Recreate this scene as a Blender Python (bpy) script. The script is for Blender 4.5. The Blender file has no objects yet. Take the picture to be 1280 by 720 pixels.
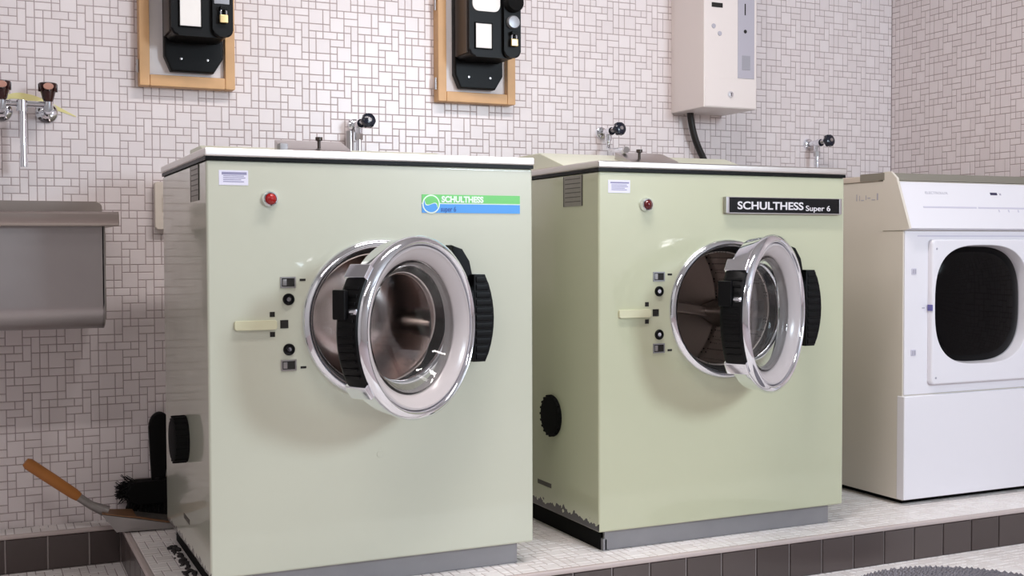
import bpy, bmesh, math, random
from mathutils import Vector, Matrix
random.seed(7)
PI = math.pi
scn = bpy.context.scene
COL = scn.collection

# ------------------------------------------------------------------ materials
def s2l(c):
    c /= 255.0
    return c / 12.92 if c <= .04045 else ((c + .055) / 1.055) ** 2.4
def rgb(r, g, b): return (s2l(r), s2l(g), s2l(b), 1)

def mat(name, col, rough=.5, metal=0., spec=.5, noise=0., nscale=20., coat=0., trans=0., ior=1.45,
        bump=0., bscale=60., rvar=0., stretch=None):
    m = bpy.data.materials.new(name); m.use_nodes = True
    nt = m.node_tree; N = nt.nodes; b = N['Principled BSDF']
    b.inputs['Base Color'].default_value = col
    b.inputs['Roughness'].default_value = rough
    b.inputs['Metallic'].default_value = metal
    b.inputs['Specular IOR Level'].default_value = spec
    b.inputs['Coat Weight'].default_value = coat
    b.inputs['Coat Roughness'].default_value = .06
    b.inputs['Transmission Weight'].default_value = trans
    b.inputs['IOR'].default_value = ior
    if noise or bump or rvar:
        tc = N.new('ShaderNodeTexCoord'); mp = N.new('ShaderNodeMapping')
        nt.links.new(tc.outputs['Object'], mp.inputs['Vector'])
        if stretch: mp.inputs['Scale'].default_value = stretch
        nz = N.new('ShaderNodeTexNoise'); nz.inputs['Scale'].default_value = nscale
        nz.inputs['Detail'].default_value = 4
        nt.links.new(mp.outputs['Vector'], nz.inputs['Vector'])
        if noise:
            mx = N.new('ShaderNodeMix'); mx.data_type = 'RGBA'
            mx.inputs['A'].default_value = tuple(c * (1 - noise) for c in col[:3]) + (1,)
            mx.inputs['B'].default_value = tuple(min(1, c * (1 + noise)) for c in col[:3]) + (1,)
            nt.links.new(nz.outputs['Fac'], mx.inputs['Factor'])
            nt.links.new(mx.outputs['Result'], b.inputs['Base Color'])
        if rvar:
            mr = N.new('ShaderNodeMapRange')
            mr.inputs['To Min'].default_value = max(0, rough - rvar); mr.inputs['To Max'].default_value = rough + rvar
            nt.links.new(nz.outputs['Fac'], mr.inputs['Value']); nt.links.new(mr.outputs['Result'], b.inputs['Roughness'])
        if bump:
            n2 = N.new('ShaderNodeTexNoise'); n2.inputs['Scale'].default_value = bscale
            nt.links.new(mp.outputs['Vector'], n2.inputs['Vector'])
            bp = N.new('ShaderNodeBump'); bp.inputs['Strength'].default_value = bump; bp.inputs['Distance'].default_value = .002
            nt.links.new(n2.outputs['Fac'], bp.inputs['Height']); nt.links.new(bp.outputs['Normal'], b.inputs['Normal'])
    return m

def enamel_mat(name, col, chip):
    """glossy sheet-metal enamel; paint chipped off along the foot of the left side"""
    m = mat(name, col, .3, 0, .5, noise=.02, nscale=3, coat=1.)
    nt = m.node_tree; N = nt.nodes; b = N['Principled BSDF']
    tc = N.new('ShaderNodeTexCoord'); sp = N.new('ShaderNodeSeparateXYZ')
    nt.links.new(tc.outputs['Object'], sp.inputs[0])
    nz = N.new('ShaderNodeTexNoise'); nz.inputs['Scale'].default_value = 34; nz.inputs['Detail'].default_value = 3
    nt.links.new(tc.outputs['Object'], nz.inputs['Vector'])
    a = N.new('ShaderNodeMath'); a.operation = 'MULTIPLY_ADD'; a.inputs[1].default_value = .06; a.inputs[2].default_value = .03 + chip
    nt.links.new(nz.outputs['Fac'], a.inputs[0])
    lt = N.new('ShaderNodeMath'); lt.operation = 'LESS_THAN'
    nt.links.new(sp.outputs['Z'], lt.inputs[0]); nt.links.new(a.outputs[0], lt.inputs[1])
    lx = N.new('ShaderNodeMath'); lx.operation = 'LESS_THAN'; lx.inputs[1].default_value = .002
    nt.links.new(sp.outputs['X'], lx.inputs[0])
    mu = N.new('ShaderNodeMath'); mu.operation = 'MULTIPLY'
    nt.links.new(lt.outputs[0], mu.inputs[0]); nt.links.new(lx.outputs[0], mu.inputs[1])
    src = b.inputs['Base Color'].links[0].from_socket
    mx = N.new('ShaderNodeMix'); mx.data_type = 'RGBA'
    nt.links.new(src, mx.inputs['A']); mx.inputs['B'].default_value = rgb(38, 32, 30)
    nt.links.new(mu.outputs[0], mx.inputs['Factor']); nt.links.new(mx.outputs['Result'], b.inputs['Base Color'])
    return m

def tile_mat(name, c1, c2, rough=.3):
    m = bpy.data.materials.new(name); m.use_nodes = True
    nt = m.node_tree; N = nt.nodes; b = N['Principled BSDF']
    at = N.new('ShaderNodeAttribute'); at.attribute_name = 'shade'
    mx = N.new('ShaderNodeMix'); mx.data_type = 'RGBA'
    mx.inputs['A'].default_value = c1; mx.inputs['B'].default_value = c2
    nt.links.new(at.outputs['Fac'], mx.inputs['Factor']); nt.links.new(mx.outputs['Result'], b.inputs['Base Color'])
    b.inputs['Roughness'].default_value = rough
    return m

def steel_holes(name, col, rough):
    m = mat(name, col, rough, 1)
    nt = m.node_tree; N = nt.nodes; b = N['Principled BSDF']
    tc = N.new('ShaderNodeTexCoord'); vo = N.new('ShaderNodeTexVoronoi'); vo.inputs['Scale'].default_value = 110
    vo.inputs['Randomness'].default_value = .12
    nt.links.new(tc.outputs['Object'], vo.inputs['Vector'])
    lt = N.new('ShaderNodeMath'); lt.operation = 'LESS_THAN'; lt.inputs[1].default_value = .26
    nt.links.new(vo.outputs['Distance'], lt.inputs[0])
    mx = N.new('ShaderNodeMix'); mx.data_type = 'RGBA'; mx.inputs['A'].default_value = col; mx.inputs['B'].default_value = (.06, .055, .05, 1)
    nt.links.new(lt.outputs[0], mx.inputs['Factor']); nt.links.new(mx.outputs['Result'], b.inputs['Base Color'])
    return m

M = {}
M['tile'] = tile_mat('wall_mosaic', rgb(229, 219, 219), rgb(237, 228, 228), .3)
M['tile_floor'] = tile_mat('floor_mosaic', rgb(232, 225, 222), rgb(242, 237, 235), .4)
M['grout'] = mat('grout', rgb(174, 159, 159), .9, noise=.06)
M['paint'] = mat('wall_paint', rgb(196, 194, 192), .8)
M['darktile'] = tile_mat('dark_tile', rgb(72, 62, 60), rgb(86, 76, 74), .28)
M['joint'] = mat('light_joint', rgb(176, 166, 164), .85)
M['nosing'] = mat('nosing', rgb(196, 182, 178), .4)
M['green'] = enamel_mat('green_enamel', rgb(202, 204, 186), .004)
M['green2'] = enamel_mat('green_enamel_olive', rgb(196, 198, 169), .012)
M['greencon'] = mat('green_console', rgb(220, 222, 200), .3)
M['lid'] = mat('lid_steel', rgb(222, 218, 214), .3, 1, noise=.04, nscale=8, rvar=.06)
M['lid1'] = mat('lid_bright_steel', rgb(248, 245, 242), .5, 1, noise=.02, nscale=8)
M['chrome'] = mat('chrome', rgb(236, 238, 244), .08, 1)
M['satin'] = mat('satin_steel', rgb(190, 186, 186), .28, 1)
M['sink'] = mat('sink_steel', rgb(170, 165, 165), .38, 1, noise=.07, nscale=5, rvar=.08)
M['rim'] = mat('sink_rim_steel', rgb(178, 168, 162), .33, 1)
M['skirt'] = mat('skirt_grey', rgb(150, 149, 152), .5, .6, noise=.12, nscale=12)
M['black'] = mat('black_plastic', rgb(9, 9, 10), .4, spec=.22)
M['blackgloss'] = mat('black_cast', rgb(8, 8, 9), .42, spec=.2)
M['blackmat'] = mat('black_matt', rgb(11, 11, 11), .8, spec=.2)
M['brownside'] = mat('brown_black_enamel', rgb(52, 42, 36), .3)
M['rubber'] = mat('black_rubber', rgb(18, 18, 19), .55)
M['ringplastic'] = mat('door_inner_ring', rgb(196, 187, 186), .22)
M['glass'] = mat('glass', (.93, .95, .95, 1), .0, 0, trans=1, ior=1.45)
M['redlens'] = mat('red_lens', rgb(168, 20, 22), .15, coat=.4)
M['darkred'] = mat('dark_red_lens', rgb(92, 12, 18), .12, coat=.4)
M['cream'] = mat('cream_plastic', rgb(214, 212, 180), .4)
M['hole'] = mat('dark_hole', rgb(30, 27, 24), .7)
M['label'] = mat('paper_label', rgb(232, 230, 246), .6)
M['ink'] = mat('label_ink', rgb(150, 148, 178), .7)
M['plate'] = mat('rating_plate', rgb(150, 146, 138), .4, .5, noise=.1, nscale=60)
M['plateink'] = mat('plate_ink', rgb(84, 80, 74), .5)
M['sgreen'] = mat('sticker_green', rgb(112, 206, 112), .4)
M['sblue'] = mat('sticker_blue', rgb(76, 156, 232), .4)
M['swhite'] = mat('sticker_white', rgb(232, 246, 232), .4)
M['sdark'] = mat('sticker_dark_blue', rgb(40, 96, 176), .4)
M['plblack'] = mat('nameplate_black', rgb(10, 9, 12), .4, spec=.25)
M['plwhite'] = mat('nameplate_letter', rgb(226, 222, 226), .4)
M['drum1'] = mat('drum_polished', rgb(226, 214, 210), .2, 1)
M['drum2'] = steel_holes('drum_perforated', rgb(212, 202, 196), .36)
M['paddle'] = mat('paddle_steel', rgb(222, 212, 206), .3, 1)
M['white'] = mat('dryer_white', rgb(236, 233, 238), .25, coat=.2)
M['whiteside'] = mat('dryer_side_enamel', rgb(222, 214, 202), .35)
M['offwhite'] = mat('dryer_cream_cap', rgb(238, 230, 212), .35)
M['worktop'] = mat('dryer_worktop', rgb(214, 200, 186), .35)
M['olive'] = mat('dryer_olive_strip', rgb(138, 132, 120), .5)
M['blackglass'] = mat('dark_glass', rgb(3, 3, 4), .04, 0, .14)
M['greytext'] = mat('grey_print', rgb(176, 172, 184), .6)
M['greyline'] = mat('grey_line', rgb(204, 200, 214), .6)
M['blue'] = mat('blue_latch', rgb(104, 100, 160), .4)
M['display'] = mat('display', rgb(60, 56, 84), .2)
M['wood'] = mat('wood_frame', rgb(213, 168, 120), .45, noise=.16, nscale=14, stretch=(1, 1, 1))
M['woodh'] = mat('wood_handle', rgb(176, 112, 52), .45, noise=.25, nscale=12)
M['board'] = mat('white_board', rgb(240, 234, 234), .55)
M['paper'] = mat('paper_card', rgb(240, 236, 232), .55)
M['greyp'] = mat('grey_plate', rgb(150, 150, 154), .35, .4)
M['brass'] = mat('brass', rgb(232, 204, 150), .3, 1)
M['box'] = mat('coin_box_enamel', rgb(232, 222, 218), .35, coat=.1)
M['strip'] = mat('coin_strip_grey', rgb(186, 182, 192), .4, .2)
M['stripdark'] = mat('coin_strip_dark', rgb(160, 158, 166), .5)
M['cable'] = mat('black_cable', rgb(34, 30, 28), .5)
M['bluek'] = mat('dark_blue_knob', rgb(26, 30, 44), .18)
M['brownk'] = mat('red_brown_knob', rgb(52, 22, 20), .2, coat=.3)
M['pinkk'] = mat('knob_cap', rgb(190, 140, 124), .3)
M['yellow'] = mat('yellow_stain', rgb(232, 222, 156), .6)
M['pan'] = mat('dustpan_steel', rgb(150, 146, 144), .35, .9, noise=.15, nscale=18)
M['panreflect'] = mat('dustpan_reflection', rgb(150, 112, 82), .45, .7, noise=.3, nscale=14)  # copper-brown reflection on the steel, painted as base colour
M['bristle'] = mat('black_bristle', rgb(10, 10, 10), .7)
M['socket'] = mat('socket_white', rgb(228, 218, 206), .4)
M['mat'] = mat('grey_mat', rgb(128, 124, 130), .95, noise=.3, nscale=40)
M['lint'] = mat('grey_lint', rgb(52, 48, 48), .95, noise=.4, nscale=60)
M['frame'] = mat('window_frame', rgb(228, 224, 218), .4)
M['lamphousing'] = mat('lamp_housing', rgb(230, 230, 228), .5)

# ------------------------------------------------------------------ mesh helpers
def BM(): return bmesh.new()

def obj(name, bm, m, parent=None, loc=None, rotz=0., sharp=38., wn=True, mats=None):
    bmesh.ops.recalc_face_normals(bm, faces=bm.faces)
    for f in bm.faces: f.smooth = True
    lim = math.radians(sharp)
    for e in bm.edges:
        if len(e.link_faces) == 2:
            e.smooth = e.calc_face_angle(0) < lim
        else: e.smooth = False
    me = bpy.data.meshes.new(name); bm.to_mesh(me); bm.free()
    me.materials.append(m)
    for x in (mats or []): me.materials.append(x)
    o = bpy.data.objects.new(name, me); COL.objects.link(o)
    if parent: o.parent = parent
    if loc: o.location = loc
    if rotz: o.rotation_euler = (0, 0, rotz)
    if wn:
        w = o.modifiers.new('wn', 'WEIGHTED_NORMAL'); w.keep_sharp = True
    return o

def thing(name, label, cat, loc=(0, 0, 0), rotz=0., group=None):
    o = bpy.data.objects.new(name, None); COL.objects.link(o)
    o.empty_display_size = .05
    o.location = loc; o.rotation_euler = (0, 0, rotz); o['label'] = label; o['category'] = cat
    if group: o['group'] = group
    return o

def tag(o, label, cat, group=None):
    o['label'] = label; o['category'] = cat
    if group: o['group'] = group
    return o

def struct(o): o['kind'] = 'structure'; return o

def box(bm, x0, x1, y0, y1, z0, z1, bev=0., seg=2, mi=0):
    r = bmesh.ops.create_cube(bm, size=1)
    vs = r['verts']
    bmesh.ops.scale(bm, vec=(x1 - x0, y1 - y0, z1 - z0), verts=vs)
    bmesh.ops.translate(bm, vec=((x0 + x1) / 2, (y0 + y1) / 2, (z0 + z1) / 2), verts=vs)
    if mi:
        for f in {f for v in vs for f in v.link_faces}: f.material_index = mi
    if bev:
        es = list({e for v in vs for e in v.link_edges})
        bmesh.ops.bevel(bm, geom=es, offset=bev, segments=seg, profile=.5, affect='EDGES')
    return bm

def prism(bm, pts, a0, a1, axis='y', bev=0., seg=2):
    """closed outline (2-D) extruded along an axis; y: pts=(x,z)  x: pts=(y,z)  z: pts=(x,y)"""
    def P(p, a):
        return {'y': (p[0], a, p[1]), 'x': (a, p[0], p[1]), 'z': (p[0], p[1], a)}[axis]
    va = [bm.verts.new(P(p, a0)) for p in pts]; vb = [bm.verts.new(P(p, a1)) for p in pts]
    n = len(pts); fs = [bm.faces.new(va), bm.faces.new(vb[::-1])]
    for i in range(n): fs.append(bm.faces.new((va[i], vb[i], vb[(i + 1) % n], va[(i + 1) % n])))
    if bev:
        es = list({e for f in fs[:2] for e in f.edges})
        bmesh.ops.bevel(bm, geom=es, offset=bev, segments=seg, profile=.5, affect='EDGES')
    return bm

def lathe(bm, prof, n=64, axis='y', c=(0, 0, 0), closed=True, a0=0., a1=2 * PI):
    """prof: list of (r, t); t runs along the axis. closed: the profile is a loop (a ring / a shell)"""
    full = abs(a1 - a0 - 2 * PI) < 1e-6
    K = n if full else n + 1
    rows = []
    for i in range(K):
        a = a0 + (a1 - a0) * i / n
        row = []
        for r, t in prof:
            u, w = r * math.cos(a), r * math.sin(a)
            p = {'y': (u, t, w), 'z': (u, w, t), 'x': (t, u, w)}[axis]
            row.append(bm.verts.new((p[0] + c[0], p[1] + c[1], p[2] + c[2])))
        rows.append(row)
    m = len(prof)
    for i in range(n):
        A, B = rows[i], rows[(i + 1) % K]
        for j in range(m if closed else m - 1):
            k = (j + 1) % m
            if prof[j][0] < 1e-7 and prof[k][0] < 1e-7: continue
            bm.faces.new((A[j], B[j], B[k], A[k]))
    if not full and closed:
        bm.faces.new(rows[0]); bm.faces.new(rows[-1][::-1])
    bmesh.ops.remove_doubles(bm, verts=bm.verts, dist=1e-6)
    return bm

def tube(bm, pts, rad, n=12, cap=True):
    pts = [Vector(p) for p in pts]
    rads = rad if isinstance(rad, (list, tuple)) else [rad] * len(pts)
    prev = None; rows = []
    for i, p in enumerate(pts):
        d = (pts[min(i + 1, len(pts) - 1)] - pts[max(i - 1, 0)]).normalized()
        if prev is None:
            up = Vector((0, 0, 1)) if abs(d.z) < .9 else Vector((1, 0, 0))
            a = d.cross(up).normalized()
        else:
            a = (prev - d * prev.dot(d)).normalized()
        prev = a; b = d.cross(a)
        rows.append([bm.verts.new(p + rads[i] * (math.cos(2 * PI * k / n) * a + math.sin(2 * PI * k / n) * b)) for k in range(n)])
    for i in range(len(rows) - 1):
        for k in range(n):
            bm.faces.new((rows[i][k], rows[i][(k + 1) % n], rows[i + 1][(k + 1) % n], rows[i + 1][k]))
    if cap: bm.faces.new(rows[0]); bm.faces.new(rows[-1][::-1])
    return bm

def curve_pts(ctrl, n=8):
    out = []; P = [Vector(p) for p in ctrl]; P = [2 * P[0] - P[1]] + P + [2 * P[-1] - P[-2]]
    for i in range(1, len(P) - 2):
        for k in range(n):
            t = k / n
            out.append(.5 * ((2 * P[i]) + (-P[i - 1] + P[i + 1]) * t + (2 * P[i - 1] - 5 * P[i] + 4 * P[i + 1] - P[i + 2]) * t * t
                             + (-P[i - 1] + 3 * P[i] - 3 * P[i + 1] + P[i + 2]) * t ** 3))
    out.append(P[-2]); return out

def rrect(x0, x1, z0, z1, r, n=6):
    out = []
    for cx, cz, a in ((x1 - r, z0 + r, -90), (x1 - r, z1 - r, 0), (x0 + r, z1 - r, 90), (x0 + r, z0 + r, 180)):
        for k in range(n + 1):
            t = math.radians(a + 90 * k / n); out.append((cx + r * math.cos(t), cz + r * math.sin(t)))
    return out

def superell(cx, cz, a, b, p, n=72):
    out = []
    for k in range(n):
        t = 2 * PI * k / n; c, s = math.cos(t), math.sin(t)
        out.append((cx + a * math.copysign(abs(c) ** (2 / p), c), cz + b * math.copysign(abs(s) ** (2 / p), s)))
    return out

def cut(o, bm):
    """subtract a closed solid from an object's mesh"""
    bmesh.ops.recalc_face_normals(bm, faces=bm.faces)
    me = bpy.data.meshes.new('cutter'); bm.to_mesh(me); bm.free()
    c = bpy.data.objects.new('cutter', me); COL.objects.link(c); c.parent = o.parent
    md = o.modifiers.new('cut', 'BOOLEAN'); md.operation = 'DIFFERENCE'; md.object = c; md.solver = 'EXACT'
    while o.modifiers[0] != md: o.modifiers.move(len(o.modifiers) - 1, 0) if o.modifiers[-1] == md else o.modifiers.move(1, 0)
    keep = [x for x in o.modifiers if x != md]
    for x in keep: x.show_viewport = False
    bpy.context.view_layer.update()
    dg = bpy.context.evaluated_depsgraph_get()
    nm = bpy.data.meshes.new_from_object(o.evaluated_get(dg), depsgraph=dg)
    o.modifiers.remove(md); o.data = nm
    for x in keep: x.show_viewport = True
    bpy.data.objects.remove(c)
    b2 = BM(); b2.from_mesh(nm)
    for f in b2.faces: f.smooth = True
    for e in b2.edges:
        e.smooth = len(e.link_faces) == 2 and e.calc_face_angle(0) < math.radians(38)
    b2.to_mesh(nm); b2.free()

def text(name, body, size, m, parent, loc, rot=(PI / 2, 0, 0), width=None, depth=.0004, bold=0., shear=0.):
    cu = bpy.data.curves.new(name, 'FONT'); cu.body = body; cu.size = size; cu.extrude = depth; cu.offset = bold; cu.shear = shear
    t = bpy.data.objects.new(name + '_tmp', cu); COL.objects.link(t)
    bpy.context.view_layer.update()
    dg = bpy.context.evaluated_depsgraph_get()
    me = bpy.data.meshes.new_from_object(t.evaluated_get(dg), depsgraph=dg)
    bpy.data.objects.remove(t)
    if width:
        xs = [v.co.x for v in me.vertices]; k = width / (max(xs) - min(xs))
        for v in me.vertices: v.co.x = (v.co.x - min(xs)) * k
    me.materials.clear(); me.materials.append(m)
    o = bpy.data.objects.new(name, me); COL.objects.link(o); o.parent = parent; o.location = loc; o.rotation_euler = rot
    return o

def put(bm, make, M4):
    """build a piece in its own mesh, transform it, merge it into bm"""
    t_ = BM(); make(t_); t_.transform(M4)
    me = bpy.data.meshes.new('piece'); t_.to_mesh(me); t_.free(); bm.from_mesh(me); bpy.data.meshes.remove(me)
def rotm(a, ax, c=(0, 0, 0)): return Matrix.Translation(c) @ Matrix.Rotation(a, 4, ax)

# ------------------------------------------------------------------ mosaic surfaces
# one 7 x 7 sheet of the random mosaic: (column, row, width, height)
SHEET = [(0,0,2,2),(2,0,1,2),(3,0,1,1),(4,0,1,1),(5,0,2,1),(3,1,2,2),(5,1,2,1),(0,2,2,1),(2,2,1,1),(5,2,1,1),(6,2,1,2),
         (0,3,1,1),(1,3,1,1),(2,3,2,1),(4,3,1,1),(5,3,1,2),(0,4,1,2),(1,4,2,2),(3,4,2,1),(6,4,1,2),(3,5,1,1),(4,5,2,2),
         (0,6,1,1),(1,6,2,1),(3,6,1,1),(6,6,1,1)]
PITCH = .0217

def tiles_mesh(name, O, U, V, rects, m, parent=None, h=.0012, bev=.0011):
    """rects: (u0,u1,v0,v1) on the plane O + u U + v V; each tile a small bevelled slab standing h proud of the grout"""
    O, U, V = Vector(O), Vector(U), Vector(V); Nn = U.cross(V)
    vs, fs, sh = [], [], []
    for (a, b, c, d) in rects:
        k = len(vs); g = random.random()
        for (x, y, z) in ((a, c, 0), (b, c, 0), (b, d, 0), (a, d, 0), (a + bev, c + bev, h), (b - bev, c + bev, h), (b - bev, d - bev, h), (a + bev, d - bev, h)):
            vs.append(O + U * x + V * y + Nn * z)
        fs += [(k+4, k+5, k+6, k+7), (k, k+1, k+5, k+4), (k+1, k+2, k+6, k+5), (k+2, k+3, k+7, k+6), (k+3, k, k+4, k+7)]
        sh += [g] * 5
    me = bpy.data.meshes.new(name); me.from_pydata(vs, [], fs); me.update()
    at = me.attributes.new('shade', 'FLOAT', 'FACE'); at.data.foreach_set('value', sh)
    me.materials.append(m)
    o = bpy.data.objects.new(name, me); COL.objects.link(o)
    if parent: o.parent = parent
    return o

def mosaic(name, O, U, V, u0, u1, v0, v1, pu, pv, m, parent, gap=.0021, hole=None):
    rects = []; S = 7 * PITCH
    for i in range(math.floor((u0 - pu) / S), math.ceil((u1 - pu) / S)):
        for j in range(math.floor((v0 - pv) / S), math.ceil((v1 - pv) / S)):
            for (c, r, w, h) in SHEET:
                a = pu + i * S + c * PITCH; b = a + w * PITCH
                d = pv + (j + 1) * S - r * PITCH; e = d - h * PITCH
                a, b, e, d = max(a, u0), min(b, u1), max(e, v0), min(d, v1)
                if b - a < .006 or d - e < .006: continue
                if hole and a < hole[1] and b > hole[0] and e < hole[3] and d > hole[2]: continue
                rects.append((a + gap / 2, b - gap / 2, e + gap / 2, d - gap / 2))
    return tiles_mesh(name, O, U, V, rects, m, parent)

# ------------------------------------------------------------------ the room
FZ = -.013          # floor level
ZP = .0894          # top of the plinth
YW = 3.44           # back wall
XR = 3.17           # right wall
XL, YF, ZC = -1.35, -1.0, 2.55
PF, PX, LY = 2.43, .354, 3.355     # plinth front, plinth left end, ledge front

b = box(BM(), XL, XR, YW + .0012, YW + .16, FZ, ZC); wall_b = struct(obj('wall_back', b, M['grout'], wn=False))
mosaic('wall_mosaic', (0, YW + .0012, 0), (1, 0, 0), (0, 0, 1), XL, XR, FZ, ZC, .767, 1.564 - 7 * PITCH * 11, M['tile'], wall_b)
b = box(BM(), XR + .0012, XR + .16, YF, YW + .16, FZ, ZC); wall_r = struct(obj('wall_right', b, M['grout'], wn=False))
mosaic('wall_mosaic', (XR + .0012, 0, 0), (0, -1, 0), (0, 0, 1), -YW, -YF, FZ, ZC, -3.40, 1.60 - 7 * PITCH * 11, M['tile'], wall_r)
b = box(BM(), XL - .15, XL, YF, YW + .16, FZ, ZC); struct(obj('wall_left', b, M['paint'], wn=False))
# front wall (behind the camera) with the window opening
WX0, WX1, WZ0, WZ1 = 2.32, 2.98, 1.45, 2.25
b = BM()
for q in ((XL, WX0, FZ, ZC), (WX1, XR, FZ, ZC), (WX0, WX1, FZ, WZ0), (WX0, WX1, WZ1, ZC)):
    box(b, q[0], q[1], YF - .15, YF, q[2], q[3])
struct(obj('wall_front', b, M['paint'], wn=False))
b = box(BM(), XL - .15, XR + .16, YF - .15, YW + .16, ZC, ZC + .12); struct(obj('ceiling', b, M['paint'], wn=False))
b = BM()
for q in ((WX0, WX1, WZ0, WZ0 + .04), (WX0, WX1, WZ1 - .04, WZ1), (WX0, WX0 + .04, WZ0, WZ1), (WX1 - .04, WX1, WZ0, WZ1)):
    box(b, q[0], q[1], YF - .11, YF - .06, q[2], q[3], .004)
win = struct(obj('window_1', b, M['frame']))
b = box(BM(), WX0 - .03, WX1 + .03, YF - .06, YF + .05, WZ0 - .03, WZ0, .004); obj('window_sill', b, M['frame'], win)

b = box(BM(), XL, XR, YF - .15, YW + .16, FZ - .12, FZ - .0012); floor = struct(obj('floor', b, M['grout'], wn=False))
mosaic('floor_mosaic', (0, 0, FZ - .0012), (1, 0, 0), (0, 1, 0), -.35, XR, 1.5, LY, .2, .3, M['tile_floor'], floor)

# plinth (L-shaped) : core, mosaic top, light nosing, dark tiled front
b = prism(BM(), [(XL, YW), (XL, LY + .004), (PX + .004, LY + .004), (PX + .004, PF + .004), (XR, PF + .004), (XR, YW)], FZ, ZP - .0012, 'z')
plinth = struct(obj('plinth', b, M['joint'], wn=False))
mosaic('plinth_mosaic', (0, 0, ZP - .0012), (1, 0, 0), (0, 1, 0), PX + .014, XR, PF + .014, YW, PX + .014, PF + .014, M['tile_floor'], plinth)
mosaic('plinth_mosaic', (0, 0, ZP - .0012), (1, 0, 0), (0, 1, 0), -.6, PX + .014, LY + .012, YW, PX + .014, LY + .012, M['tile_floor'], plinth)
b = BM()
box(b, PX - .001, XR, PF - .001, PF + .014, ZP - .012, ZP + .0005, .004, 3)
box(b, PX - .001, PX + .014, PF + .014, LY + .012, ZP - .012, ZP + .0005, .004, 3)
box(b, XL, PX - .001, LY - .001, LY + .012, ZP - .012, ZP + .0005, .004, 3)
obj('nosing', b, M['nosing'], plinth)
tw, tg = .1055, .003
def dark_row(name, O, U, u0, u1, ph):
    r = []; i = math.floor((u0 - ph) / tw)
    while ph + i * tw < u1:
        a, c = max(ph + i * tw, u0), min(ph + (i + 1) * tw, u1)
        if c - a > .01: r.append((a + tg / 2, c - tg / 2, FZ + .0005, ZP - .0125))
        i += 1
    return tiles_mesh(name, O, U, (0, 0, 1), r, M['darktile'], plinth, h=.004, bev=.0015)
dark_row('front_tiles', (0, PF + .004, 0), (1, 0, 0), PX, XR, 2.015)
dark_row('front_tiles', (0, LY + .004, 0), (1, 0, 0), XL, PX, .167)
dark_row('front_tiles', (PX + .004, 0, 0), (0, -1, 0), -LY, -PF, -LY)

# ------------------------------------------------------------------ washing machines
W, D = .765, .62
OC = (.385, .598)        # centre of the loading opening (x, z)

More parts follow.
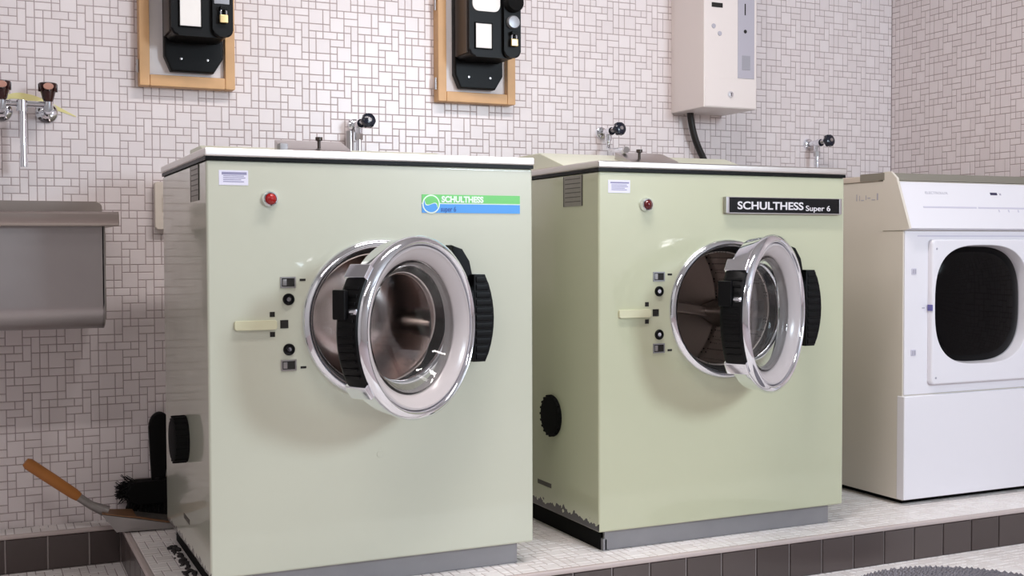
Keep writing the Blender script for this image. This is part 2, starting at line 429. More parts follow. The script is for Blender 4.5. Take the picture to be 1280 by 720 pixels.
def washer(A, Y, label, second):
    t = thing('washing_machine', label, 'washing machine', (A, Y, ZP), 0, 'green front-loading washing machines')
    G = M['green2'] if second else M['green']
    b = box(BM(), 0, W, 0, D, .0506, .946, .006, 3)
    cab = obj('cabinet', b, G, t)
    cut(cab, lathe(BM(), [(0, -.05), (.166, -.05), (.166, .028), (.275, .03), (.275, .44), (0, .44)], 96, 'y', (OC[0], 0, OC[1]), closed=False))
    obj('gasket_strip', box(BM(), -.0015, W + .001, -.003, D, .946, .954), M['black'], t)
    b = box(BM(), -.004, W + .003, -.007, D + .002, .954, .972, .004, 3)
    obj('top_lid', b, M['lid'] if second else M['lid1'], t)
    # sloping console along the back of the lid
    ch = 1.028 if second else 1.017
    b = prism(BM(), [(.28, .972), (.47, ch), (D - .01, ch), (D - .01, .972)], .068, W - .06, 'x', .004)
    obj('rear_console', b, M['greencon'], t)
    # detergent hatch on the slope
    dx = .245 if not second else .285
    b = prism(BM(), [(.305, .982), (.335, 1.006), (.42, 1.033), (.42, 1.0)], dx, dx + (.16 if second else .175), 'x', .003)
    dh = obj('detergent_hatch', b, M['satin'], t)
    if not second:
        b = box(BM(), dx - .008, dx + .014, .33, .36, .985, 1.018, .004); obj('hatch_hinge', b, M['skirt'], dh)
    b = lathe(BM(), [(0, .995), (.004, .995), (.004, 1.026), (.009, 1.028), (.009, 1.036), (0, 1.037)], 16, 'z', (dx + (.095 if not second else .038), .345, 0), closed=False)
    obj('hatch_knob', b, M['brownside'], dh)
    # foot
    obj('base_frame', box(BM(), .02, W - .035, .03, D - .02, .0, .0506), M['blackmat'], t)
    b = box(BM(), .026, .73, .018, .028, 0, .0506, .002); box(b, .022, .034, .018, .05, 0, .03, .002)
    obj('base_skirt', b, M['skirt'], t)
    # loading opening: chrome ring, rubber, drum
    c = (OC[0], 0, OC[1])
    b = lathe(BM(), [(.163, .02), (.161, -.004), (.164, -.010), (.170, -.013), (.176, -.010), (.180, -.004), (.181, .0), (.178, .002), (.168, .004)], 96, 'y', c)
    obj('opening_ring', b, M['chrome'], t)
    b = lathe(BM(), [(.1645, .0), (.1645, .05), (.150, .05), (.152, .03), (.158, .004)], 96, 'y', c)
    obj('door_seal', b, M['rubber'], t)
    de = .41 if second else .20
    back = [(.262, de), (.25, de + .015), (0, de + .02), (0, de + .017), (.249, de + .012), (.259, de - .002)] if second else \
           [(.262, de), (.25, de + .005), (.12, de - .035), (0, de - .045), (0, de - .048), (.12, de - .038), (.249, de + .002), (.259, de - .002)]
    b = lathe(BM(), [(.150, .034), (.147, .036), (.147, .052), (.252, .056), (.262, .07)] + back + [(.259, .072), (.25, .059), (.151, .055)], 96, 'y', c)
    dr = obj('drum', b, M['drum2'] if second else M['drum1'], t)
    for k in range(3):
        a = math.radians((232 if second else 232) + 120 * k)
        b = BM()
        prof = [(-.045, .258), (-.02, .205), (-.008, .182), (.008, .182), (.02, .205), (.045, .258)]
        R = Matrix.Rotation(a - PI / 2, 3, 'Y').inverted()
        va, vb = [], []
        for (u, r) in prof:
            for y, L in ((.075, va), (de + .004, vb)):
                v = Vector((u, 0, r)); v = R @ v
                L.append(b.verts.new((v.x + c[0], y, v.z + c[2])))
        b.faces.new(va); b.faces.new(vb[::-1])
        for i in range(6): b.faces.new((va[i], vb[i], vb[(i + 1) % 6], va[(i + 1) % 6]))
        es = [e for e in b.edges if abs(e.verts[0].co.y - e.verts[1].co.y) > .1 or min(v.co.y for v in e.verts) < .08]
        bmesh.ops.bevel(b, geom=es, offset=.007, segments=3, profile=.5, affect='EDGES')
        obj('paddle', b, M['paddle'], dr)
    if second:
        for k in range(3):       # ribs across the rear wall of the drum
            b = BM(); a = math.radians(-9 + 120 * k)
            put(b, lambda q: box(q, .02, .25, de - .035, de + .012, -.016, .016, .006, 3), Matrix.Translation((c[0], 0, c[2])) @ Matrix.Rotation(-a, 4, 'Y'))
            obj('rear_rib', b, M['paddle'], dr)
    # hinge housing (ribbed) on the right of the opening
    zc = OC[1]
    def arcx(z): return .637 - 2.1 * (z - zc) ** 2 - .002
    pts = [(.585, zc - .1), (arcx(zc - .1), zc - .1)] + [(arcx(zc - .1 + .2 * k / 10), zc - .1 + .2 * k / 10) for k in range(1, 10)] + [(arcx(zc + .1), zc + .1), (.585, zc + .1)]
    hz = obj('hinge_housing', prism(BM(), pts, -.0635, .0, 'y', .003), M['black'], t)
    b = BM()
    for k in range(11):
        z = zc - .088 + .0176 * k
        box(b, .590, arcx(z) - .0035, -.066, -.004, z - .0070, z + .0070, .0022)
    obj('ribs', b, M['blackgloss'], hz)
    obj('hinge_bracket', prism(BM(), [(.540, .765), (.566, .756), (.584, .728), (.592, .69), (.592, .67), (.55, .67)], -.045, 0, 'y', .004), M['blackgloss'], t)
    # door, ajar on its hinge
    dc, dz = ((.411, -.206), .676 - ZP + .003) if not second else ((.394, -.196), .683 - ZP)
    th = math.radians(31.2)
    b = lathe(BM(), [(.1745, .020), (.1755, .006), (.178, .001), (.182, -.001), (.187, .001), (.1925, .006), (.195, .013), (.1945, .020), (.1905, .024), (.1905, .032), (.187, .062), (.181, .068), (.176, .068), (.1745, .06)], 120)
    dr_ = obj('door', b, M['chrome'], t, (dc[0], dc[1], dz), th)
    b = lathe(BM(), [(.1745, .014), (.1735, .008), (.171, .006), (.168, .006), (.1655, .009), (.160, .011), (.152, .018), (.145, .026), (.142, .032), (.142, .052), (.1745, .052)], 96)
    obj('door_inner_ring', b, M['ringplastic'], dr_)
    b = lathe(BM(), [(.1425, .030), (.138, .028), (.133, .033), (.122, .056), (.113, .068), (0, .071), (0, .077), (.115, .074), (.127, .062), (.138, .042), (.1425, .040)], 96, closed=True)
    obj('glass_bowl', b, M['glass'], dr_)
    # latch grip round the free edge
    b = lathe(BM(), [(.187, .008), (.199, .014), (.204, .03), (.203, .058), (.198, .066), (.186, .066)], 22, a0=math.radians(180 - 33), a1=math.radians(180 + 33))
    bmesh.ops.bevel(b, geom=[e for e in b.edges if e.calc_face_angle(0) > 1.2], offset=.002, segments=2, affect='EDGES')
    grip = obj('grip', b, M['black'], dr_)
    b = BM()
    for k in range(12):
        a = math.radians(180 - 26 + 52 * k / 11)
        put(b, lambda q: box(q, .203, .2052, .018, .056, -.0035, .0035, .0008), rotm(-a, 'Y'))
    obj('grip_ribs', b, M['blackgloss'], grip)
    b = box(BM(), -.2095, -.196, .034, .067, .026, .086, .003); obj('latch_block', b, M['black'], dr_)
    b = lathe(BM(), [(0, -.006), (.006, -.005), (.007, .0), (.007, .012), (0, .012)], 16, 'y', (-.1945, .02, .042), closed=False)
    obj('latch_stud', b, M['chrome'], dr_)
    for sg in (1, -1):     # chrome end brackets of the grip
        b = BM(); put(b, lambda q: box(q, .184, .206, .012, .068, -.017, .017, .003), rotm(-math.radians(180 - sg * 37), 'Y'))
        obj('grip_bracket', b, M['chrome'], dr_)
    # hinge arm from the door to the housing
    b = lathe(BM(), [(.184, .022), (.214, .03), (.218, .062), (.184, .064)], 24, a0=math.radians(-24), a1=math.radians(52))
    obj('hinge_arm', b, M['black'], dr_)
    # lock plate holes left of the opening
    b = prism(BM(), rrect(.056, .147, .583, .603, .004), -.006, .001, 'y', .0015)
    obj('lock_lever', b, M['cream'], t)
    for z, zz in ((.774, 0), (.593, 1)):
        z -= ZP
        b = BM()
        for q in ((.156, .190, z - .012, z - .009), (.156, .190, z + .009, z + .012), (.156, .159, z - .009, z + .009), (.187, .190, z - .009, z + .009)):
            box(b, q[0], q[1], -.002, .001, q[2], q[3])
        sk = obj('lock_socket', b, M['satin'] if not second else M['skirt'], t)
        obj('socket_hole', box(BM(), .159, .187, -.0006, .001, z - .009, z + .009), M['hole'], sk)
        obj('socket_tongue', box(BM(), .161, .170, -.0014, .001, z - .007, z + .007, .0008), M['satin'], sk)
        zd = (.779 if zz == 0 else .587) - ZP
        obj('slot', box(BM(), .199, .212, -.0006, .001, zd - .0025, zd + .0025), M['hole'], t)
    for z in (.737 - ZP, .6275 - ZP):
        b = lathe(BM(), [(.0065, .001), (.0065, -.002), (.008, -.004), (.0115, -.004), (.013, -.002), (.013, .001)], 24, 'y', (.174, 0, z))
        rg = obj('lock_ring', b, M['black'], t)
        b = lathe(BM(), [(0, -.0025), (.005, -.0025), (.0065, .0), (0, .001)], 16, 'y', (.174, 0, z), closed=False); obj('screw', b, M['chrome'], rg)
    for x, z, s in ((.138, .705, .0055), (.138, .6615, .0055), (.164, .683, .009)):
        obj('pin_hole', box(BM(), x - s, x + s, -.0006, .001, z - ZP - s, z - ZP + s), M['hole'], t)
    # red lamp
    z = .9545 - ZP
    b = lathe(BM(), [(.010, .001), (.010, -.006), (.0125, -.012), (.015, -.011), (.0175, -.004), (.018, .001)], 32, 'y', (.135, 0, z))
    lm = obj('indicator_lamp', b, M['chrome'], t)
    b = lathe(BM(), [(0, -.018), (.006, -.017), (.0105, -.0135), (.0122, -.010), (.0115, .0), (0, .001)], 32, 'y', (.135, 0, z), closed=False)
    o = obj('lamp_lens', b, M['darkred'] if second else M['redlens'], lm)
    # paper label
    o = obj('paper_label', box(BM(), .027, .089, -.0007, .001, .983 - ZP, 1.0145 - ZP), M['label'], t)
    b = BM()
    for k, (x0, x1, zz, hh) in enumerate(((.033, .086, 1.008, .0028), (.036, .08, 1.0025, .0008), (.036, .083, .9985, .0008), (.036, .074, .9945, .0008), (.036, .08, .9905, .0008))):
        if second and k == 0: hh = .0018
        box(b, x0, x1, -.0010, 0, zz - ZP - hh, zz - ZP + hh)
    obj('label_print', b, M['ink'], o)
    # rating plate on the left side
    o = obj('rating_plate', box(BM(), -.0012, .001, .082, .186, .864, .942), M['plate'], t)
    b = BM()
    for k in range(6): box(b, -.0016, 0, .092, .176, .875 + .0115 * k, .877 + .0115 * k)
    for q in ((.082, .085, .864, .942), (.183, .186, .864, .942)): box(b, -.0018, 0, *q)
    obj('plate_print', b, M['plateink'], o)
    # round black vent knob on the left side
    vy, vt = (.30, .034) if not second else (.255, .013)
    b = BM(); prof = []
    lathe(b, [(0, -vt), (.046, -vt), (.054, -vt + .004), (.055, 0.001), (0, .001)], 40, 'x', (0, vy, .311), closed=False)
    vk = obj('vent_knob', b, M['blackmat'], t)
    b = BM()
    for k in range(20):
        put(b, lambda q: box(q, -vt + .002, -.002, .053, .0562, -.003, .003, .0008), rotm(2 * PI * k / 20, 'X', (0, vy, .311)))
    obj('knurl', b, M['blackmat'], vk)
    obj('side_slot', box(BM(), -.0006, .001, .262, .345, .114, .126), M['plateink'], t)
    if not second:
        b = lathe(BM(), [(0, -.0012), (.0075, -.001), (.009, .001), (0, .001)], 24, 'y', (.38, 0, .293), closed=False); obj('hole_plug', b, G, t)
        # green and blue logo sticker
        x0, x1, z0, zm, z1 = .484, .731, .9285 - ZP, .950 - ZP, .9705 - ZP
        st = obj('logo_sticker', box(BM(), x0, x1, -.0006, .001, z0, z1), M['swhite'], t)
        b = box(BM(), x0, x1, -.0010, .0, zm + .0012, z1); obj('green_band', b, M['sgreen'], st)
        b = box(BM(), x0, x1, -.0010, .0, z0, zm - .0012); obj('blue_band', b, M['sblue'], st)
        cx, cz, R = x0 + .0225, (z0 + z1) / 2 - .001, .0185
        b = lathe(BM(), [(0, -.0013), (R + .003, -.0013), (R + .003, -.0005), (0, -.0005)], 40, 'y', (cx, 0, cz), closed=False); em = obj('emblem', b, M['swhite'], st)
        def swirl(s):
            p = []
            for k in range(25):
                a = math.radians(150 - 180 * k / 24) if s > 0 else math.radians(330 - 180 * k / 24)
                p.append((cx + R * math.cos(a), cz + R * math.sin(a)))
            # S-shaped return
            e0 = Vector(p[-1]); e1 = Vector(p[0]); dd = (e1 - e0); nn = Vector((-dd.y, dd.x)).normalized()
            for k in range(1, 16):
                q = k / 16; w = .25 * R * math.sin(2 * PI * q) * 1.6
                v = e0 + dd * q - nn * w
                v += (Vector((cx, cz)) + .0 * nn - v) * 0
                p.append((v.x + .0012 * nn.x * -1, v.y + .0012 * nn.y * -1))
            return p
        obj('emblem_green', prism(BM(), swirl(1), -.0017, -.001, 'y'), M['sgreen'], em, wn=False)
        obj('emblem_blue', prism(BM(), swirl(-1), -.0017, -.001, 'y'), M['sblue'], em, wn=False)
        text('brand_lettering', 'SCHULTHESS', .019, M['swhite'], st, (x0 + .048, -.0011, zm + .0035), width=.105, bold=.0009)
        text('model_lettering', 'super 6', .016, M['sdark'], st, (x0 + .046, -.0011, z0 + .0035), width=.038, bold=.0004)
    else:
        x0, x1, z0, z1 = .372, .742, .9375 - ZP, .976 - ZP
        pl = obj('nameplate', prism(BM(), rrect(x0, x1, z0, z1, .002, 2), -.012, 0, 'y', .001), M['plblack'], t)
        b = BM()
        box(b, x0 - .004, x0 + .006, -.0135, 0, z0 - .002, z1 + .002, .0012); box(b, x1 - .006, x1 + .003, -.0135, 0, z0 - .002, z1 + .002, .0012)
        box(b, x0, x1, -.0125, 0, z0 - .003, z0, .0008); box(b, x0, x1, -.0125, 0, z1, z1 + .002, .0008)
        obj('plate_rim', b, M['satin'], pl)
        text('brand_lettering', 'SCHULTHESS', .028, M['plwhite'], pl, (x0 + .032, -.0122, z0 + .009), width=.212, bold=.0006)
        text('model_lettering', 'Super 6', .020, M['plwhite'], pl, (x0 + .252, -.0122, z0 + .0065), width=.082, bold=.0002)
    return t

washer(.447, 2.514, 'pale green front-loading washing machine with blue and green logo sticker, door ajar', False)
washer(1.395, 2.521, 'olive-green front-loading washing machine with black nameplate, standing next to the white dryer', True)

# lint and dirt along the foot of the first washer
b = BM()
for k in range(90):
    y = 2.53 + .52 * random.random(); x = .456 - abs(random.gauss(0, .010)); s = .002 + .004 * random.random()
    m4 = Matrix.Translation((x, y, ZP + s * .4)) @ Matrix.Diagonal((s * 1.3, s * 2.4, s * .9, 1)) 
    bmesh.ops.create_icosphere(b, subdivisions=1, radius=1, matrix=m4)
o = obj('lint', b, M['lint']); tag(o, 'dark grey lint and dirt along the left foot of the sticker washer', 'lint'); o['kind'] = 'stuff'

# ------------------------------------------------------------------ dryer
DX, DY = 2.455, 2.612
t = thing('tumble_dryer', 'white tumble dryer with dark round-cornered glass door, beside the right wall', 'dryer', (DX, DY, ZP))
DW, DD = .595, .60
b = prism(BM(), [(0, .015), (0, .806), (.072, .806), (.072, .954), (DD, .954), (DD, .015)], 0, DW, 'x', .003)
cab = obj('cabinet', b, M['whiteside'], t)
cut(cab, prism(BM(), superell(.293, .585, .205, .205, 3.2), -.05, .25, 'y'))
obj('worktop', box(BM(), -.004, DW + .004, .10, DD + .01, .954, .972, .003), M['worktop'], t)
obj('top_strip', box(BM(), -.0045, DW, .075, .18, .9555, .978, .002), M['olive'], t)  # darker olive-grey strip along the front of the worktop
# sloping control panel
pz0, pz1 = .806, .972
prof = [(-.006, pz0), (-.026, pz0 + .006), (.028, pz1 - .024), (.034, pz1 - .022), (.075, pz1 - .022), (.075, pz0)]
cp = obj('control_panel', prism(BM(), prof, .006, DW - .006, 'x', .002), M['white'], t)
for x0, x1 in ((-.003, .006), (DW - .006, DW + .003)):
    b = prism(BM(), [(-.007, pz0), (-.028, pz0 + .005), (.026, pz1 - .012), (.05, pz1 + .008), (.082, pz1 + .008), (.082, pz0)], x0, x1, 'x', .001)
    obj('panel_end_cap', b, M['whiteside'], cp)
# things on the sloping face: u across, s up the slope
sl = math.atan2(.054, pz1 - .024 - pz0 - .006)
def slope_y(z): return -.026 + .054 * (z - pz0 - .006) / (pz1 - .03 - pz0)
rs = (PI / 2 - sl, 0, 0)
def onpanel(name, x0, x1, z0, z1, m, h=.0006):
    zc_ = (z0 + z1) / 2; b = box(BM(), x0, x1, -h, .001, (z0 - zc_), (z1 - zc_))
    o = obj(name, b, m, cp, (0, slope_y(zc_), zc_)); o.rotation_euler = (-sl, 0, 0); return o
onpanel('display', .358, .386, .914, .922, M['display'], .001)
onpanel('display_lamp', .396, .402, .914, .920, M['greytext'], .001)
onpanel('groove', .075, .285, .872, .877, M['greyline'])
onpanel('groove', .292, .58, .872, .877, M['greyline'])
for x in (.372, .412, .452, .492, .53): onpanel('tick', x, x + .004, .862, .870, M['greyline'])
text('maker_lettering', 'ELECTROLUX', .011, M['greytext'], cp, (.098, slope_y(.916) - .0008, .914), rot=rs, width=.088)
# door frame panel, glass
df = prism(BM(), rrect(.092, .585, .352, .780, .012, 4), -.022, .0, 'y', .006, 3)
door = obj('door', df, M['white'], t)
cut(door, prism(BM(), superell(.293, .585, .191, .179, 3.0), -.06, .06, 'y'))
b = BM()
o_, i_ = superell(.293, .585, .200, .190, 3.0), superell(.293, .585, .184, .173, 2.9)
loops = [[b.verts.new((p[0], y, p[1])) for p in L] for L, y in ((superell(.293, .585, .192, .180, 3.0), -.0222), (superell(.293, .585, .190, .178, 3.0), -.0215), (superell(.293, .585, .188, .176, 3.0), -.017), (i_, .012), (i_, .018), (superell(.293, .585, .192, .180, 3.0), .018))]
n = len(o_)
for k in range(len(loops)):
    A_, B_ = loops[k], loops[(k + 1) % len(loops)]
    for i in range(n): b.faces.new((A_[i], A_[(i + 1) % n], B_[(i + 1) % n], B_[i]))
obj('door_surround', b, M['white'], door)
b = BM(); rings = []
for f, y in ((1, .014), (.93, .006), (.8, .0), (.55, -.004), (.25, -.006)):
    rings.append([b.verts.new((p[0], y, p[1])) for p in superell(.293, .585, .185 * f, .174 * f, 2.9)])
for A_, B_ in zip(rings, rings[1:]):
    for i in range(n): b.faces.new((A_[i], A_[(i + 1) % n], B_[(i + 1) % n], B_[i]))
b.faces.new(rings[-1]); b.faces.new(rings[0][::-1])
obj('door_glass', b, M['blackglass'], door)
fp = obj('front_panel', box(BM(), .003, DW - .003, -.004, .003, .325, .804, .0015), M['white'], t)
cut(fp, prism(BM(), superell(.293, .585, .19, .18, 3.2), -.05, .05, 'y'))
obj('lower_panel', box(BM(), -.002, DW, -.012, .02, .017, .322, .004, 3), M['white'], t)
for z in (.686, .448):
    b = box(BM(), .028, .046, -.006, 0, z - .009, z + .009, .001); o = obj('hinge_cover', b, M['greyline'], t)
    b = box(BM(), .031, .036, -.0066, 0, z - .006, z + .006); box(b, .039, .044, -.0066, 0, z - .006, z + .006); obj('hinge_cover_holes', b, M['greytext'], o)
obj('door_latch', box(BM(), .0885, .094, -.0225, -.006, .570, .588, .001), M['blue'], t)
obj('latch_mark', box(BM(), .070, .080, -.0048, 0, .577, .580), M['greytext'], t)
for q in ((.108, .752), (.108, .372)):
    b = lathe(BM(), [(0, -.0235), (.003, -.0232), (.0035, -.021), (0, -.021)], 12, 'y', (q[0], 0, q[1]), closed=False); obj('screw', b, M['greytext'], door)
obj('air_slot', box(BM(), .05, DW - .02, -.0046, 0, .788, .791), M['greyline'], t)
b = BM()
for q in ((.105, .110, .898, .918), (.118, .132, .898, .9005), (.138, .150, .904, .9065), (.156, .158, .900, .914), (.166, .178, .898, .9005), (.184, .186, .898, .914), (.196, .199, .898, .918)):
    box(b, -.0008, .0004, *q)
obj('side_print', b, M['greytext'], t)
for x in (.06, DW - .06):
    for y in (.06, DD - .06):
        b = lathe(BM(), [(0, 0), (.02, 0), (.02, .004), (.012, .008), (0, .008)], 20, 'z', (x, y, 0), closed=False); obj('foot', b, M['black'], t)
obj('toe_shade', box(BM(), .02, DW - .02, .02, DD - .02, .0015, .015), M['blackmat'], t)  # black slab paints the shade of the gap under the cabinet

# ------------------------------------------------------------------ coin meters on wooden frames
def coin_meter(x0, label, variant):
    z0, h, w = 1.305, .50, .264
    t = thing('coin_meter', label, 'meter', (x0, YW + .0015, z0), 0, 'black coin meters on framed boards')
    fw, fd = .028, .042
    b = BM()
    box(b, 0, fw, -fd, 0, 0, h, .003); box(b, w - fw, w, -fd, 0, 0, h, .003)
    box(b, fw, w - fw, -fd, 0, 0, fw + .004, .003); box(b, fw, w - fw, -fd, 0, h - fw, h, .003)
    obj('wooden_frame', b, M['wood'], t)
    obj('backing_board', box(BM(), fw, w - fw, -.018, -.004, fw + .004, h - fw), M['board'], t)
    for z in (.055, .30):
        b = tube(BM(), [(-.003, -.026, z - .018), (-.003, -.026, z + .018)], .004, 10); obj('hinge', b, M['satin'], t)
    # cast base plate with chamfered foot
    mx = .066 if variant == 0 else .053
    px0, px1 = mx, mx + .163
    zb = .043
    pts = [(px0 + .018, zb), (px1 - .026, zb), (px1, zb + .042), (px1, .46), (px0, .46), (px0, zb + .042)]
    ba = obj('meter_base', prism(BM(), pts, -.052, -.018, 'y', .006), M['blackgloss'], t)
    for x in (px0 + .045, px1 - .045):
        b = lathe(BM(), [(0, -.056), (.0035, -.0555), (.0045, -.052), (0, -.052)], 12, 'y', (x, 0, zb + .035), closed=False)
        obj('cover_screw', b, M['satin'], ba)
    # coin mechanism housing
    hx0, hx1 = px0 + .002, px1 - .002
    zb2 = .124
    hs = obj('meter_housing', prism(BM(), rrect(hx0, hx1, zb2, .45, .022), -.162, -.052, 'y', .006, 3), M['black'], t)
    obj('housing_side', box(BM(), hx0 - .004, hx0 + .02, -.150, -.054, zb2 + .012, .44, .003), M['brownside'], hs)
    # bulge that carries coin slot and lock, right
    obj('coin_chute', prism(BM(), rrect(hx1 - .050, hx1 + .006, zb2 + .002, .45, .018), -.176, -.160, 'y', .005, 3), M['black'], hs)
    wx0 = hx0 + (.024 if variant == 0 else .02); ww = .056 if variant == 0 else .052
    wz0 = .1505; wh = .074
    wd = obj('card_window', box(BM(), wx0, wx0 + ww, -.1655, -.160, wz0, wz0 + wh, .001), M['paper'], hs)
    b = BM()
    for q in ((wx0 - .003, wx0 - .0005, wz0 - .003, wz0 + wh + .003), (wx0 + ww + .0005, wx0 + ww + .003, wz0 - .003, wz0 + wh + .003),
              (wx0, wx0 + ww, wz0 - .003, wz0 - .0005), (wx0, wx0 + ww, wz0 + wh + .0005, wz0 + wh + .003)):
        box(b, q[0], q[1], -.169, -.160, q[2], q[3], .0015)
    obj('window_rim', b, M['black'], wd)
    obj('dial_plate', prism(BM(), rrect(hx0 + .010, hx1 - .058, .262, .36, .02), -.1645, -.160, 'y', .001), M['paper'], hs)
    cz = .205 if variant else .208
    if variant == 0: obj('coin_slot_plate', box(BM(), hx1 - .046, hx1 - .004, -.1785, -.174, .214, .25, .002), M['greyp'], hs)
    else: 
        b = lathe(BM(), [(0, -.192), (.018, -.19), (.021, -.184), (.021, -.17), (0, -.17)], 24, 'y', (hx1 - .022, 0, .232), closed=False); obj('coin_knob', b, M['greyp'], hs)
        b = lathe(BM(), [(0, -.2), (.026, -.198), (.03, -.19), (.03, -.17), (0, -.17)], 28, 'y', (hx1 - .02, 0, .292), closed=False); obj('turn_handle', b, M['blackmat'], hs)
    b = box(BM(), hx1 - .032, hx1 - .012, -.196, -.174, cz - .012, cz - .002, .001); obj('hasp', b, M['blackgloss'], hs)
    return (x0 + hx1 - .022, YW - .186, z0 + cz - .036)

def padlock(p, label):
    t = thing('padlock', label, 'padlock', p, 0, 'brass padlocks on the coin meters')
    obj('lock_body', box(BM(), -.0115, .0115, -.006, .006, -.011, .012, .0025, 3), M['brass'], t)
    pts = [(-.0075, 0, .010), (-.0075, 0, .020)] + [(-.0075 * math.cos(a), 0, .020 + .0085 * math.sin(a)) for a in [PI * k / 8 for k in range(1, 8)]] + [(.0075, 0, .020), (.0075, 0, .010)]
    obj('shackle', tube(BM(), pts, .0024, 10), M['chrome'], t)
p1 = coin_meter(.427, 'black coin meter on a light wooden framed board, left of two, above the sticker washer', 0)
p2 = coin_meter(1.316, 'black coin meter with brown side on a wooden framed board, nearer the white coin box', 1)
padlock(p1, 'small brass padlock on the left coin meter')
padlock(p2, 'small brass padlock on the right coin meter, nearer the white coin box')

# ------------------------------------------------------------------ white coin box
t = thing('coin_box', 'cream white wall coin box with grey slot strip and black cable below', 'coin box', (2.189, YW + .0015, 1.31))
b = box(BM(), 0, .212, -.20, 0, 0, .52, .004, 3); obj('housing', b, M['box'], t)
obj('lower_door', box(BM(), .004, .208, -.2015, -.198, .004, .100, .001), M['box'], t)
o = obj('coin_strip', box(BM(), .134, .200, -.2022, -.198, .102, .384, .0005), M['strip'], t)
obj('strip_slot', box(BM(), .160, .1645, -.2028, -.2, .312, .350), M['hole'], o)
b = lathe(BM(), [(0, -.2035), (.006, -.203), (.0075, -.2), (0, -.2)], 16, 'y', (.163, 0, .258), closed=False); obj('return_button', b, M['hole'], o)
obj('return_flap', box(BM(), .150, .183, -.2032, -.2, .130, .178, .001), M['stripdark'], o)
obj('display_slot', box(BM(), .030, .073, -.2012, -.198, .330, .345), M['hole'], t)
for x, z in ((.038, .268), (.062, .245)):
    b = lathe(BM(), [(0, -.203), (.007, -.2025), (.0085, -.199), (0, -.199)], 20, 'y', (x, 0, z), closed=False); obj('button', b, M['strip'], t)
b = lathe(BM(), [(0, -.208), (.009, -.207), (.0115, -.202), (.0115, -.199), (0, -.199)], 24, 'y', (.104, 0, .046), closed=False)
lk = obj('key_lock', b, M['chrome'], t)
obj('keyhole', box(BM(), .103, .105, -.2085, -.205, .041, .051), M['hole'], lk)
b = tube(BM(), curve_pts([(.055, -.035, .02), (.057, -.035, -.01), (.066, -.035, -.055), (.085, -.033, -.105), (.125, -.03, -.175), (.155, -.03, -.24), (.16, -.03, -.33)]), .0115, 12)
obj('cable', b, M['cable'], t)

# ------------------------------------------------------------------ wall taps
def tap(x, z, label, spout, kx=.012):
    t = thing('water_tap', label, 'tap', (x, YW + .0015, z), 0, 'chrome water taps with dark knobs')
    b = lathe(BM(), [(0, -.012), (.012, -.012), (.019, -.008), (.022, 0), (0, 0)], 28, 'y', closed=False)
    obj('wall_flange', b, M['chrome'], t)
    b = tube(BM(), [(0, -.008, 0), (0, -.03, 0), (0, -.06, 0), (0, -.076, 0)], [.010, .010, .014, .013], 18)
    tube(b, [(0, -.052, .004), (0, -.052, -.016), (0, -.052, -.03)], [.013, .012, .011], 18)
    obj('valve_body', b, M['chrome'], t)
    b = tube(BM(), [(0, -.07, .003), (kx, -.09, .006)], [.008, .008], 12)
    st = obj('valve_stem', b, M['chrome'], t)
    # knob on the stem axis
    d = Vector((kx * .2, -.022, .004)).normalized()
    b = lathe(BM(), [(0, 0), (.011, 0), (.019, .006), (.0215, .014), (.020, .023), (.014, .027), (0, .027)], 24, 'z', closed=False)
    for k in range(6):
        put(b, lambda q: box(q, .017, .0222, -.005, .005, .006, .021, .002), rotm(PI * k / 3, 'Z'))
    bmesh.ops.rotate(b, cent=(0, 0, 0), matrix=d.to_track_quat('Z', 'Y').to_matrix(), verts=b.verts)
    bmesh.ops.translate(b, vec=(kx, -.088, .003), verts=b.verts)
    kn = obj('knob', b, M['bluek'], t)
    b = lathe(BM(), [(0, .026), (.007, .026), (.006, .0285), (0, .029)], 16, 'z', closed=False)
    bmesh.ops.rotate(b, cent=(0, 0, 0), matrix=d.to_track_quat('Z', 'Y').to_matrix(), verts=b.verts)
    bmesh.ops.translate(b, vec=(kx, -.088, .003), verts=b.verts); obj('knob_cap', b, M['satin'], kn)
    if spout == 'swivel':
        pts = curve_pts([(0, -.052, -.028), (0, -.052, -.048), (-.012, -.08, -.061), (-.09, -.24, -.079), (-.175, -.44, -.096), (-.205, -.515, -.102)], 6)
        b = tube(BM(), pts, .0075, 14); obj('spout', b, M['chrome'], t)
        b = tube(BM(), [(-.203, -.510, -.1015), (-.213, -.535, -.1045)], .009, 14); obj('spout_tip', b, M['satin'], t)
    else:
        b = tube(BM(), [(0, -.052, -.028), (0, -.052, -.30)], .0085, 14); obj('supply_pipe', b, M['chrome'], t)
        b = tube(BM(), [(0, -.052, -.028), (0, -.052, -.048)], .012, 6); obj('pipe_nut', b, M['satin'], t)
        if spout == 'shadowed':
            b = tube(BM(), [(-.022, -.03, -.02), (-.022, -.03, -.30)], .012, 14); obj('pipe_shadow', b, M['satin'], t)  # grey tube stands in for the shadow beside the supply pipe
tap(1.056, 1.222, 'chrome tap with dark knob on wall behind the sticker washer', 'shadowed')
tap(1.913, 1.232, 'chrome tap with swivel spout and dark knob, under the white coin box on its left', 'swivel')
tap(2.776, 1.224, 'chrome tap with dark blue knob near the right corner, right of the coin box', 'plain')

